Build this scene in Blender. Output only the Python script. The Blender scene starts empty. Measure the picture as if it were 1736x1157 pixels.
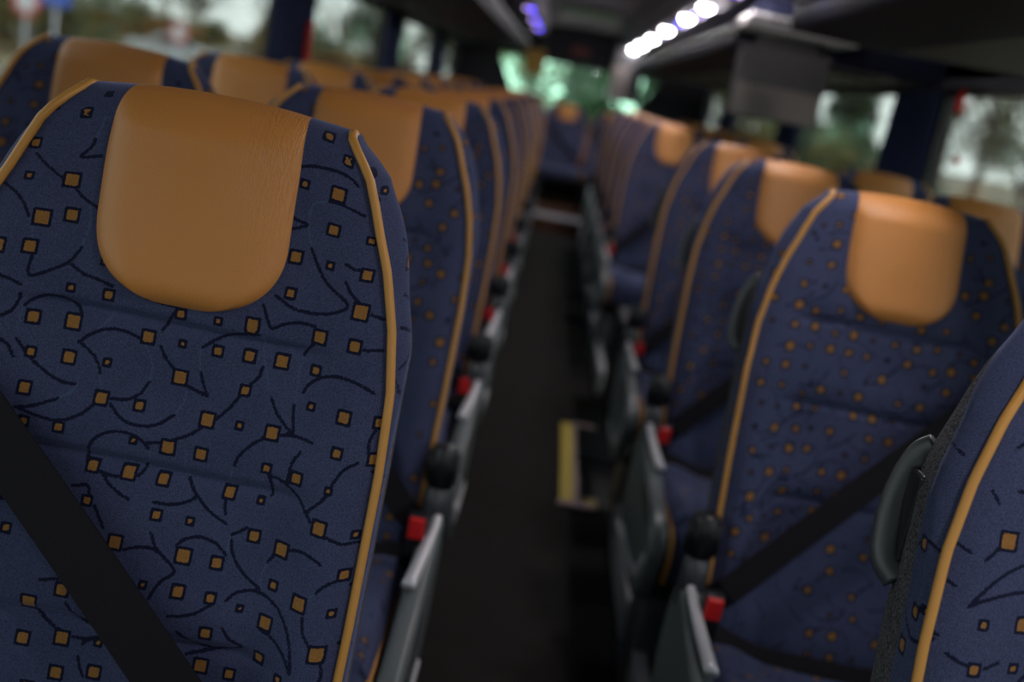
import bpy, bmesh, math, random
import numpy as np
random.seed(7)
sc = bpy.context.scene
COL = sc.collection
PI = math.pi
SQ=[[-0.1235,1.1983,0.0033],[-0.1677,1.1636,0.004],[-0.1656,1.1256,0.0024],[-0.1249,1.1266,0.0061],[-0.1188,1.0905,0.0052],[-0.1518,1.0544,0.0052],[-0.0745,1.055,0.004],[-0.1056,1.0216,0.0024],[-0.0671,1.0216,0.0038],[-0.1375,0.9867,0.005],[-0.0979,0.9889,0.0061],[-0.1084,1.2197,0.0016],[0.1166,1.2211,0.004],[0.142,1.2025,0.0035],[0.1675,1.1992,0.0019],[0.1818,1.1838,0.0019],[0.1756,1.1729,0.0012],[0.1037,1.1672,0.0026],[0.1389,1.1671,0.0059],[0.1412,1.1285,0.0047],[0.1804,1.1269,0.0028],[0.1086,1.0921,0.0049],[0.1448,1.091,0.0021],[0.1832,1.0895,0.0045],[0.1109,1.0568,0.0035],[0.184,1.0537,0.0064],[0.007,1.0166,0.0035],[0.045,1.0168,0.0021],[0.0794,1.02,0.0052],[-0.1338,0.9526,0.0033],[-0.0956,0.9542,0.0051],[-0.0574,0.9558,0.0021],[-0.1327,0.9177,0.0048],[-0.056,0.9213,0.0051],[-0.0177,0.9205,0.0036],[-0.0919,0.8865,0.0036],[-0.1273,0.8858,0.0033],[-0.0217,0.9877,0.0051],[0.0134,0.9878,0.0018],[0.0497,0.9875,0.0036],[0.0818,0.9886,0.0045],[0.1145,0.9894,0.0054],[0.1482,1.0212,0.0054],[0.1848,1.0204,0.0048],[0.1501,0.9881,0.0033],[0.1523,0.9532,0.0021],[0.1879,0.9519,0.0051],[0.0165,0.9543,0.0057],[0.0835,0.9545,0.0036],[0.0518,0.9194,0.0057],[0.0849,0.9203,0.0021],[0.1185,0.9198,0.0054],[-0.0167,0.8864,0.0018],[0.0183,0.8859,0.0057],[0.0522,0.8855,0.0048],[0.1879,0.9175,0.0036],[0.2248,0.9161,0.0045],[-0.0527,0.8537,0.0045],[-0.0162,0.8535,0.0054],[0.0188,0.8529,0.0045],[0.12,0.8855,0.003],[0.1516,0.8829,0.0045],[0.1871,0.881,0.0018],[0.0869,0.8528,0.0045],[0.1198,0.8518,0.0018],[0.185,0.8445,0.0057],[0.2213,0.8433,0.0021],[-0.0522,0.8192,0.0033],[-0.1311,0.8113,0.0051],[0.0192,0.8184,0.0036],[0.0535,0.8183,0.0021],[0.1196,0.8163,0.0045],[0.1502,0.8113,0.0057],[0.2181,0.8047,0.0039],[-0.016,0.7851,0.0055],[0.0539,0.7846,0.0061],[0.088,0.7837,0.0045],[0.1489,0.7754,0.003],[0.1798,0.7705,0.0058],[0.2136,0.7682,0.0021],[0.0207,0.7517,0.0018],[0.0563,0.7513,0.0048],[0.0892,0.7504,0.0036],[0.12,0.746,0.0015],[0.1483,0.7391,0.0055],[0.2071,0.7289,0.0064],[0.0907,0.7156,0.0045],[0.1479,0.703,0.0039],[0.1732,0.6951,0.0021],[0.0912,0.6814,0.0055],[-0.0909,0.7106,0.0061],[-0.0905,0.6743,0.0052],[-0.0516,0.6815,0.0058],[-0.0143,0.6841,0.0021],[-0.0514,0.6463,0.0052],[-0.0138,0.6536,0.0052],[0.1209,0.678,0.0039],[0.2014,0.6936,0.0042],[0.0792,1.0162,0.0042],[0.223,0.9517,0.0039],[-0.1277,0.777,0.003]]
ARC=[[[-0.129,1.2145],[-0.1147,1.2086],[-0.104,1.199]],[[-0.1153,1.2119],[-0.108,1.2175],[-0.0995,1.223]],[[-0.1101,1.1723],[-0.1121,1.1638],[-0.1206,1.1518],[-0.1009,1.1555]],[[-0.1638,1.1518],[-0.1492,1.1382],[-0.1339,1.1272]],[[-0.1202,1.1181],[-0.1088,1.1087],[-0.0943,1.1021]],[[-0.1913,1.1129],[-0.1782,1.1072],[-0.1668,1.0977],[-0.158,1.0831]],[[-0.1479,1.0488],[-0.148,1.0266],[-0.1284,1.035],[-0.1113,1.0464],[-0.1023,1.0621]],[[-0.1111,1.0453],[-0.0952,1.0378],[-0.0802,1.0348],[-0.0638,1.0309]],[[-0.1742,1.0228],[-0.1641,1.0201],[-0.1537,1.0162]],[[-0.1667,0.9833],[-0.1564,0.9923],[-0.1531,1.0069]],[[-0.1475,0.9963],[-0.1416,1.0033],[-0.1283,1.0093],[-0.1116,1.0102],[-0.0985,1.0045],[-0.091,0.9965]],[[0.0969,1.2044],[0.1067,1.197],[0.1244,1.1922]],[[0.0929,1.1817],[0.111,1.1874],[0.1345,1.1895],[0.1494,1.1865],[0.1563,1.182]],[[0.1313,1.1569],[0.148,1.1572],[0.1692,1.1531]],[[0.0943,1.132],[0.1033,1.129],[0.1138,1.1264],[0.096,1.1172]],[[0.1226,1.1036],[0.1331,1.0869],[0.1454,1.073],[0.17,1.0578],[0.1577,1.0473],[0.1394,1.0427],[0.1177,1.0432],[0.0967,1.0521]],[[0.16,1.0967],[0.1703,1.0928],[0.1784,1.0944]],[[0.1635,1.0787],[0.1715,1.0686],[0.1825,1.0613]],[[0.0869,1.0409],[0.0946,1.026],[0.0994,1.0199],[0.1113,1.0268],[0.1273,1.031],[0.1418,1.0303]],[[0.1949,1.0532],[0.2076,1.0498]],[[-0.0354,1.027],[-0.0181,1.0244],[0.0039,1.0227]],[[0.1483,1.2164],[0.1584,1.2137],[0.1653,1.2092]],[[0.1592,1.1976],[0.1698,1.1985],[0.1765,1.1951]],[[0.0041,1.0216],[-0.0032,1.0097],[-0.0092,0.9969]],[[-0.1492,0.9637],[-0.1337,0.9472],[-0.1146,0.9359],[-0.0981,0.93],[-0.0847,0.9296]],[[-0.1383,0.8984],[-0.1191,0.8945],[-0.094,0.8927],[-0.0742,0.9016],[-0.0612,0.9146]],[[-0.1352,0.8981],[-0.1177,0.9038],[-0.098,0.9136]],[[-0.0889,0.9707],[-0.0768,0.964],[-0.0675,0.9553],[-0.0623,0.9443]],[[-0.0889,0.9707],[-0.077,0.9811],[-0.0615,0.9885],[-0.0447,0.989],[-0.0301,0.9849]],[[-0.0474,0.9226],[-0.0322,0.9237],[-0.0198,0.9315],[-0.0131,0.9447]],[[-0.0464,0.9174],[-0.0317,0.9052],[-0.0156,0.9017],[0.0022,0.9051],[0.0183,0.9177]],[[-0.0079,0.9817],[-0.0012,0.971],[0.0119,0.9585]],[[0.0248,0.9475],[0.0378,0.944],[0.0469,0.9418],[0.0409,0.952],[0.0366,0.9632]],[[0.0339,0.9881],[0.0458,0.9979],[0.0626,1.0064],[0.0878,1.0112]],[[0.0968,0.9807],[0.0944,0.9697],[0.0869,0.9608]],[[0.0799,0.949],[0.0706,0.9337],[0.058,0.9193]],[[0.0487,0.9116],[0.0368,0.9018],[0.0214,0.8937]],[[-0.0049,0.8863],[0.0099,0.8891]],[[-0.0602,0.8577],[-0.0603,0.8697],[-0.0536,0.883],[-0.0384,0.8919],[-0.02,0.8924],[-0.0065,0.8866],[-0.0008,0.8811]],[[-0.0005,0.8646],[-0.0035,0.855],[-0.0089,0.851]],[[-0.0443,0.8502],[-0.0346,0.8481],[-0.0244,0.848]],[[-0.0425,0.849],[-0.0328,0.8388],[-0.019,0.831],[-0.0107,0.828]],[[0.1099,0.9532],[0.1207,0.9373],[0.1389,0.9228],[0.1361,0.9372],[0.1344,0.9504]],[[0.1273,0.9191],[0.1407,0.9216],[0.1609,0.9204]],[[0.1141,0.9156],[0.1008,0.905],[0.0909,0.8926],[0.0875,0.8814]],[[0.1509,0.9086],[0.1443,0.8953],[0.1429,0.8755]],[[0.1416,0.9638],[0.1459,0.9735],[0.1578,0.9833],[0.1767,0.9884],[0.1973,0.9854],[0.2123,0.9793]],[[0.1346,0.9998],[0.1391,1.0081],[0.1441,1.0136]],[[0.1938,1.0186],[0.2127,1.0207]],[[0.2101,0.9124],[0.1967,0.9023],[0.1892,0.8859],[0.1841,0.8729],[0.1703,0.8567]],[[0.1243,0.8795],[0.1405,0.8751],[0.1562,0.866],[0.1753,0.8471]],[[0.1225,0.8806],[0.1277,0.8696],[0.1291,0.8578]],[[0.1939,0.8386],[0.21,0.8348],[0.2297,0.8365]],[[0.0437,0.858],[0.0557,0.8438],[0.0722,0.8304],[0.0897,0.8226]],[[0.0137,0.8297],[0.032,0.8308],[0.0464,0.836],[0.0559,0.8429]],[[0.0845,0.8463],[0.0856,0.8375],[0.0873,0.8318]],[[-0.0698,0.8303],[-0.0545,0.8341],[-0.0509,0.8249]],[[-0.0438,0.8157],[-0.0309,0.7964]],[[0.0971,0.8134],[0.104,0.8175],[0.1107,0.8227]],[[0.0981,0.8082],[0.1024,0.794],[0.1162,0.7785],[0.1354,0.7671]],[[0.1572,0.8135],[0.1703,0.8175],[0.1829,0.8161],[0.1944,0.8125]],[[0.1437,0.8034],[0.1383,0.7948]],[[0.0453,0.7936],[0.0531,0.8011],[0.0678,0.8054],[0.0839,0.8016],[0.0955,0.7926]],[[-0.0061,0.7798],[0.0069,0.7847],[0.0221,0.7861],[0.0339,0.7808],[0.0486,0.7685],[0.0369,0.7572],[0.0293,0.7406]],[[0.0178,0.8003],[0.0248,0.7881],[0.0321,0.782]],[[0.0505,0.7266],[0.0669,0.7297],[0.0811,0.7364],[0.093,0.7469]],[[0.1046,0.7506],[0.1136,0.7599],[0.1282,0.7642],[0.144,0.7627],[0.1608,0.7554],[0.175,0.7384],[0.1817,0.7201],[0.1845,0.7055],[0.1742,0.7186],[0.16,0.728],[0.144,0.731]],[[0.2166,0.8014],[0.2039,0.7954],[0.195,0.7861]],[[0.1861,0.7602],[0.1899,0.7459],[0.1987,0.7355]],[[0.212,0.7229],[0.2149,0.7083],[0.2136,0.699]],[[0.0626,0.7123],[0.075,0.7041],[0.0961,0.699]],[[0.1068,0.7238],[0.115,0.7133],[0.1285,0.7074],[0.1097,0.7007],[0.0746,0.6903]],[[-0.0532,0.7187],[-0.0432,0.707],[-0.0311,0.7003],[-0.0169,0.6991]],[[-0.0827,0.7357],[-0.0621,0.7412]],[[-0.0826,0.7025],[-0.0687,0.6945],[-0.0536,0.6884]],[[-0.042,0.6845],[-0.0268,0.6859],[-0.0123,0.6912]],[[-0.0301,0.6792],[-0.025,0.6848],[-0.0121,0.6903]],[[0.2207,0.9444],[0.2168,0.9332],[0.2179,0.9229]],[[-0.0324,0.6667],[-0.0286,0.6553],[-0.0241,0.6479]],[[-0.1626,0.9612],[-0.1555,0.9566],[-0.1489,0.9458]]]
LIN=[[[-0.1545,1.0837],[-0.1507,1.0611],[-0.1479,1.0488]],[[-0.1023,1.0621],[-0.0994,1.0848],[-0.1028,1.1028]],[[-0.0648,1.0296],[-0.061,1.0034],[-0.0711,0.9874]],[[0.1226,1.1036],[0.1159,1.1256],[0.1161,1.1489],[0.1313,1.1569]],[[-0.1591,1.0828],[-0.1531,1.07],[-0.1502,1.0612]],[[-0.1475,0.9963],[-0.1496,0.9819],[-0.1498,0.9701]],[[-0.104,1.199],[-0.1056,1.186],[-0.1101,1.1723]],[[-0.0623,0.9443],[-0.0592,0.933],[-0.0572,0.9258]],[[-0.0131,0.9447],[-0.0129,0.9597],[-0.0187,0.9736],[-0.0283,0.9838]],[[0.0183,0.9177],[0.0249,0.931],[0.0257,0.9431]],[[0.0327,0.9864],[0.034,0.9717],[0.0366,0.9632]],[[0.0921,1.0097],[0.0955,0.9924],[0.1099,0.9532]],[[0.1346,0.9998],[0.1335,0.9817],[0.1347,0.952]],[[-0.0008,0.8811],[0.0023,0.8727],[-0.0008,0.8645]],[[0.0363,0.8882],[0.0376,0.8734],[0.0437,0.858]],[[0.0875,0.8814],[0.085,0.8674],[0.0858,0.8555]],[[0.1383,0.7948],[0.1343,0.7805],[0.1369,0.7674]],[[-0.0588,0.7403],[-0.0581,0.7284],[-0.0532,0.7187]],[[0.195,0.7861],[0.1853,0.7722],[0.1855,0.7601]],[[0.0955,0.7926],[0.0963,0.8094],[0.0971,0.8134]],[[-0.098,0.9136],[-0.0833,0.9254],[-0.0827,0.93]],[[-0.0847,0.9296],[-0.0857,0.9219],[-0.098,0.9136]]]
SQ2=[[-0.1787,0.9998,0.0063],[-0.1443,0.9672,0.0064],[-0.1875,0.9277,0.0026],[-0.1491,0.9301,0.0052],[-0.1886,0.8898,0.0038],[-0.1509,0.8929,0.0024],[-0.1851,0.8528,0.0059],[-0.1617,1.072,0.0047],[-0.2282,0.9586,0.0021],[-0.2362,0.9249,0.0016]]
ARC2=[[[-0.1963,0.9812],[-0.1867,0.9924]],[[-0.2034,0.9411],[-0.1932,0.9548],[-0.1794,0.9692],[-0.1624,0.9795],[-0.1418,0.9881]],[[-0.2034,0.9411],[-0.1894,0.9485],[-0.167,0.9558],[-0.1359,0.9604]],[[-0.1856,1.078],[-0.1735,1.0884],[-0.1639,1.0926]],[[-0.1781,1.042],[-0.1663,1.0431],[-0.1532,1.0421]],[[-0.2136,0.898],[-0.202,0.8943],[-0.1944,0.8923]],[[-0.1798,0.8915],[-0.1666,0.8971]],[[-0.1745,0.8548],[-0.1591,0.8614],[-0.1435,0.8785],[-0.1301,0.9058]],[[-0.1829,0.8603],[-0.173,0.8705],[-0.1689,0.8795]],[[-0.2133,0.845],[-0.1927,0.8501]],[[-0.2205,0.9883],[-0.209,0.9846]],[[-0.1999,1.0379],[-0.1934,1.0297]],[[-0.2307,0.9112],[-0.2222,0.9104]],[[-0.2247,0.957],[-0.2157,0.954]]]


# ------------------------------------------------------------------ materials
def nm(name):
    m = bpy.data.materials.new(name); m.use_nodes = True
    nt = m.node_tree; b = nt.nodes['Principled BSDF']
    return m, nt, b
def N(nt, t, **kw):
    n = nt.nodes.new(t)
    for k, v in kw.items(): setattr(n, k, v)
    return n
def L(nt, a, b): nt.links.new(a, b)
def mathn(nt, op, a, b=None, c=None):
    n = N(nt, 'ShaderNodeMath', operation=op)
    for i, v in enumerate((a, b, c)):
        if v is None: continue
        if isinstance(v, (int, float)): n.inputs[i].default_value = v
        else: L(nt, v, n.inputs[i])
    return n.outputs[0]
def mixc(nt, f, a, b):
    n = N(nt, 'ShaderNodeMix', data_type='RGBA')
    if isinstance(f, (int, float)): n.inputs[0].default_value = f
    else: L(nt, f, n.inputs[0])
    for i, v in ((6, a), (7, b)):
        if isinstance(v, tuple): n.inputs[i].default_value = (*v, 1)
        else: L(nt, v, n.inputs[i])
    return n.outputs[2]
def noise(nt, vec, scale, detail=2, rough=.5):
    n = N(nt, 'ShaderNodeTexNoise'); n.inputs['Scale'].default_value = scale
    n.inputs['Detail'].default_value = detail; n.inputs['Roughness'].default_value = rough
    if vec is not None: L(nt, vec, n.inputs['Vector'])
    return n.outputs[0]
def mapping(nt, scale, rot=(0,0,0), coord='Object'):
    t = N(nt, 'ShaderNodeTexCoord'); m = N(nt, 'ShaderNodeMapping')
    m.inputs['Scale'].default_value = scale; m.inputs['Rotation'].default_value = rot
    L(nt, t.outputs[coord], m.inputs[0]); return m.outputs[0]
def bump(nt, b, h, strength, dist):
    n = N(nt, 'ShaderNodeBump'); n.inputs['Strength'].default_value = strength
    n.inputs['Distance'].default_value = dist; L(nt, h, n.inputs['Height']); L(nt, n.outputs[0], b.inputs['Normal'])
def plain(name, col, rough=.5, metal=0, var=.12, scale=40, bmp=0, spec=.5):
    m, nt, b = nm(name)
    v = mapping(nt, (1,1,1)); n = noise(nt, v, scale, 3)
    lo = tuple(c*(1-var) for c in col); hi = tuple(min(1, c*(1+var)) for c in col)
    L(nt, mixc(nt, n, lo, hi), b.inputs['Base Color'])
    b.inputs['Roughness'].default_value = rough; b.inputs['Metallic'].default_value = metal
    b.inputs['Specular IOR Level'].default_value = spec
    if bmp: bump(nt, b, noise(nt, v, scale*6, 4), bmp, .002)
    return m
def emis(name, col, s):
    m, nt, b = nm(name); b.inputs['Base Color'].default_value = (*[min(1,c) for c in col], 1)
    b.inputs['Emission Color'].default_value = (*col, 1); b.inputs['Emission Strength'].default_value = s
    return m

def fabric_mat():
    m, nt, b = nm('patterned_velvet')
    at = lambda n: N(nt, 'ShaderNodeAttribute', attribute_name=n).outputs['Fac']
    obj = mapping(nt, (1,1,1))
    sp = N(nt, 'ShaderNodeSeparateXYZ'); L(nt, obj, sp.inputs[0])
    ph = mathn(nt, 'MULTIPLY', noise(nt, mapping(nt, (90, 90, 60)), 1.0, 2), 9)
    wv = mathn(nt, 'SINE', mathn(nt, 'ADD', mathn(nt, 'MULTIPLY', mathn(nt, 'ADD', sp.outputs[0], sp.outputs[1]), 4300), ph))
    rib = mathn(nt, 'ADD', mathn(nt, 'MULTIPLY', wv, .055), noise(nt, mapping(nt, (1300, 1300, 600)), 1.0, 1))
    fine = noise(nt, obj, 1500, 1)
    big = noise(nt, obj, 14, 3)
    # thread-step jitter of the woven edges
    jit = mathn(nt, 'MULTIPLY', mathn(nt, 'SUBTRACT', noise(nt, mapping(nt, (520, 520, 700)), 1.0, 0), .5), .0022)
    sq = mathn(nt, 'ADD', at('sq'), mathn(nt, 'MULTIPLY', jit, .55)); arc = mathn(nt, 'ADD', at('arc'), jit); lin = mathn(nt, 'ADD', at('lin'), jit)
    base = mixc(nt, big, (.034, .042, .094), (.056, .065, .130))
    r2 = N(nt, 'ShaderNodeMapRange'); L(nt, rib, r2.inputs[0]); r2.inputs[1].default_value = .33; r2.inputs[2].default_value = .67
    r2.inputs[3].default_value = .6; r2.inputs[4].default_value = 1.42
    mul = N(nt, 'ShaderNodeVectorMath', operation='SCALE'); L(nt, base, mul.inputs[0]); L(nt, r2.outputs[0], mul.inputs['Scale'])
    light = mathn(nt, 'MULTIPLY', mathn(nt, 'LESS_THAN', lin, .0010), .55)
    c = mixc(nt, light, mul.outputs[0], (.055, .10, .17))
    halo = mathn(nt, 'MULTIPLY', mathn(nt, 'LESS_THAN', sq, .0036), .5)
    c = mixc(nt, halo, c, (.045, .062, .125))
    c = mixc(nt, mathn(nt, 'LESS_THAN', arc, .00165), c, (.006, .007, .026))
    c = mixc(nt, mathn(nt, 'LESS_THAN', sq, .0028), c, (.005, .006, .022))
    gold = mixc(nt, noise(nt, obj, 900, 2, .8), (.07, .030, .008), (.44, .21, .055))
    c = mixc(nt, mathn(nt, 'LESS_THAN', sq, 0.0), c, gold)
    L(nt, c, b.inputs['Base Color'])
    b.inputs['Roughness'].default_value = .85; b.inputs['Specular IOR Level'].default_value = .15
    b.inputs['Sheen Weight'].default_value = .35; b.inputs['Sheen Roughness'].default_value = .35
    b.inputs['Sheen Tint'].default_value = (.55, .6, 1, 1)
    bump(nt, b, mathn(nt, 'ADD', rib, mathn(nt, 'MULTIPLY', fine, .4)), .5, .0008)
    return m

def leather_mat(name, col, grain=1.0):
    m, nt, b = nm(name)
    obj = mapping(nt, (1,1,1))
    big = noise(nt, obj, 9, 3)
    lo = tuple(c*.88 for c in col)
    L(nt, mixc(nt, big, lo, col), b.inputs['Base Color'])
    vor = N(nt, 'ShaderNodeTexVoronoi'); vor.inputs['Scale'].default_value = 700; L(nt, obj, vor.inputs['Vector'])
    wr = noise(nt, mapping(nt, (38, 20, 9), (0, .5, 0)), 1.0, 5, .65)
    h = mathn(nt, 'ADD', mathn(nt, 'MULTIPLY', vor.outputs['Distance'], .25*grain), mathn(nt, 'MULTIPLY', wr, 1.0))
    if grain == 1.0:   # fine stretch creases on one upper corner of the headrest leather
        cr = noise(nt, mapping(nt, (150, 20, 26), (0, .42, 0)), 1.0, 3, .6)
        rg = mathn(nt, 'POWER', mathn(nt, 'SUBTRACT', 1.0, mathn(nt, 'ABSOLUTE', mathn(nt, 'MULTIPLY', mathn(nt, 'SUBTRACT', cr, .5), 3.2))), 9)
        sx = N(nt, 'ShaderNodeSeparateXYZ'); L(nt, obj, sx.inputs[0])
        mk = N(nt, 'ShaderNodeMapRange'); L(nt, sx.outputs[0], mk.inputs[0]); mk.inputs[1].default_value = .0; mk.inputs[2].default_value = .09
        mz = N(nt, 'ShaderNodeMapRange'); L(nt, sx.outputs[2], mz.inputs[0]); mz.inputs[1].default_value = 1.06; mz.inputs[2].default_value = 1.15
        h = mathn(nt, 'SUBTRACT', h, mathn(nt, 'MULTIPLY', mathn(nt, 'MULTIPLY', rg, mk.outputs[0]), mathn(nt, 'MULTIPLY', mz.outputs[0], .9)))
    bump(nt, b, h, .42, .0024)
    b.inputs['Roughness'].default_value = .44; b.inputs['Specular IOR Level'].default_value = .45
    return m

M = {}
M['fabric'] = fabric_mat()
M['leather'] = leather_mat('tan_leather', (.60, .240, .058))
M['piping'] = leather_mat('tan_piping', (.56, .26, .05), .6)
def carpet(name, a, c, sc_=900):
    m, nt, b = nm(name); obj = mapping(nt, (1,1,1))
    n = noise(nt, obj, sc_, 3, .8); n2 = noise(nt, obj, 12, 3)
    rr = N(nt, 'ShaderNodeMapRange'); L(nt, n, rr.inputs[0]); rr.inputs[1].default_value = .36; rr.inputs[2].default_value = .66
    L(nt, mixc(nt, mathn(nt, 'MULTIPLY', rr.outputs[0], mathn(nt, 'ADD', n2, .5)), a, c), b.inputs['Base Color'])
    b.inputs['Roughness'].default_value = .95; b.inputs['Specular IOR Level'].default_value = .1
    bump(nt, b, n, 1.0, .003); return m
M['shell'] = carpet('charcoal_carpet', (.016,.015,.019), (.20,.187,.21), 420)
M['floor'] = carpet('aisle_carpet', (.010,.0095,.009), (.042,.039,.036), 300)
M['belt'] = None
def belt_mat():
    m, nt, b = nm('belt_webbing'); w = noise(nt, mapping(nt, (900, 900, 900), (0, .8, 0)), 1, 1)
    L(nt, mixc(nt, w, (.004,.004,.006), (.016,.013,.018)), b.inputs['Base Color'])
    b.inputs['Roughness'].default_value = .8; b.inputs['Specular IOR Level'].default_value = .15; bump(nt, b, w, .4, .0006); return m
M['belt'] = belt_mat()
M['grey'] = plain('grey_plastic', (.105,.118,.122), .38, 0, .08, 30)
M['silver'] = plain('silver_plastic', (.55,.54,.57), .32, .2, .06, 30)
M['dgrey'] = plain('dark_grey_plastic', (.045,.047,.055), .42, 0, .1, 40)
M['black'] = plain('black_plastic', (.008,.008,.010), .4, 0, .2, 40)
M['red'] = plain('red_plastic', (.62,.012,.014), .4, 0, .08, 40)
M['wall'] = plain('wall_trim_fabric', (.02,.02,.025), .9, 0, .25, 60, .2)
M['header'] = plain('window_header_panel', (.10,.095,.085), .6, 0, .12, 12, .1)
M['ceiling'] = plain('ceiling_fabric', (.36,.34,.385), .9, 0, .08, 25, .2)
M['rack'] = plain('navy_rack_shell', (.006,.007,.022), .6, 0, .15, 20, spec=.15)
M['lip'] = plain('rack_lip_aluminium', (.72,.69,.74), .35, .1, .06, 20)
M['navy'] = plain('navy_curtain_cloth', (.030,.045,.12), .9, 0, .25, 50, .2)
def curtain_mat():
    m = bpy.data.materials.new('navy_curtain_weave'); m.use_nodes = True; nt = m.node_tree; b = nt.nodes['Principled BSDF']; o = nt.nodes['Material Output']
    v = noise(nt, mapping(nt, (1,1,1)), 60, 3); L(nt, mixc(nt, v, (.012,.018,.055), (.020,.030,.08)), b.inputs['Base Color']); b.inputs['Roughness'].default_value = .9
    t = N(nt, 'ShaderNodeBsdfTranslucent'); t.inputs[0].default_value = (.07, .12, .26, 1); mx = N(nt, 'ShaderNodeMixShader'); mx.inputs[0].default_value = .3
    L(nt, b.outputs[0], mx.inputs[1]); L(nt, t.outputs[0], mx.inputs[2]); L(nt, mx.outputs[0], o.inputs[0]); return m
M['curtain'] = curtain_mat()
M['frame'] = plain('black_window_rubber', (.008,.008,.009), .5, 0, .2, 40)
M['white'] = plain('off_white_plastic', (.60,.57,.58), .5, 0, .06, 20)
M['monitor'] = plain('monitor_casing', (.05,.045,.048), .5, 0, .08, 14)
M['monitor2'] = plain('monitor_back_panel', (.17,.145,.135), .55, 0, .08, 14)
M['dimred'] = plain('dim_red_plastic', (.16,.008,.008), .5, 0, .08, 40)
M['yellow'] = plain('yellow_step_edge', (.55,.40,.03), .6, 0, .15, 60, .2)
M['amber'] = plain('amber_sign_panel', (.30,.17,.01), .5, 0, .15, 20)
M['pink'] = plain('brushed_metal_edge', (.30,.22,.22), .45, .5, .1, 30)
M['brown'] = plain('brown_wood_riser', (.085,.030,.010), .5, 0, .3, 14)
M['asphalt'] = plain('asphalt', (.17,.18,.19), .9, 0, .2, .8)
M['glassdark'] = plain('dark_car_glass', (.02,.025,.03), .15, 0, .1, 5)
def glass(name, tint, rough=.02):
    tint = tuple(math.sqrt(c) for c in tint)   # light crosses both faces of the pane
    m = bpy.data.materials.new(name); m.use_nodes = True; nt = m.node_tree; nt.nodes.clear()
    o = N(nt, 'ShaderNodeOutputMaterial'); mx = N(nt, 'ShaderNodeMixShader'); t = N(nt, 'ShaderNodeBsdfTransparent'); g = N(nt, 'ShaderNodeBsdfGlossy')
    f = N(nt, 'ShaderNodeFresnel'); f.inputs[0].default_value = 1.35
    nz = noise(nt, mapping(nt, (1,1,1)), 3, 2)
    L(nt, mixc(nt, nz, tuple(c*.94 for c in tint), tint), t.inputs[0]); g.inputs['Roughness'].default_value = rough
    L(nt, mathn(nt, 'MULTIPLY', f.outputs[0], .6), mx.inputs[0]); L(nt, t.outputs[0], mx.inputs[1]); L(nt, g.outputs[0], mx.inputs[2]); L(nt, mx.outputs[0], o.inputs[0])
    return m
M['glass'] = glass('tinted_side_glass', (.21,.222,.212))
M['glassrear'] = glass('green_rear_glass', (.17,.29,.215))
M['glassfront'] = glass('darkened_windscreen', (.34,.35,.36))  # unseen front glass, darkened to hold down daylight from ahead

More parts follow.
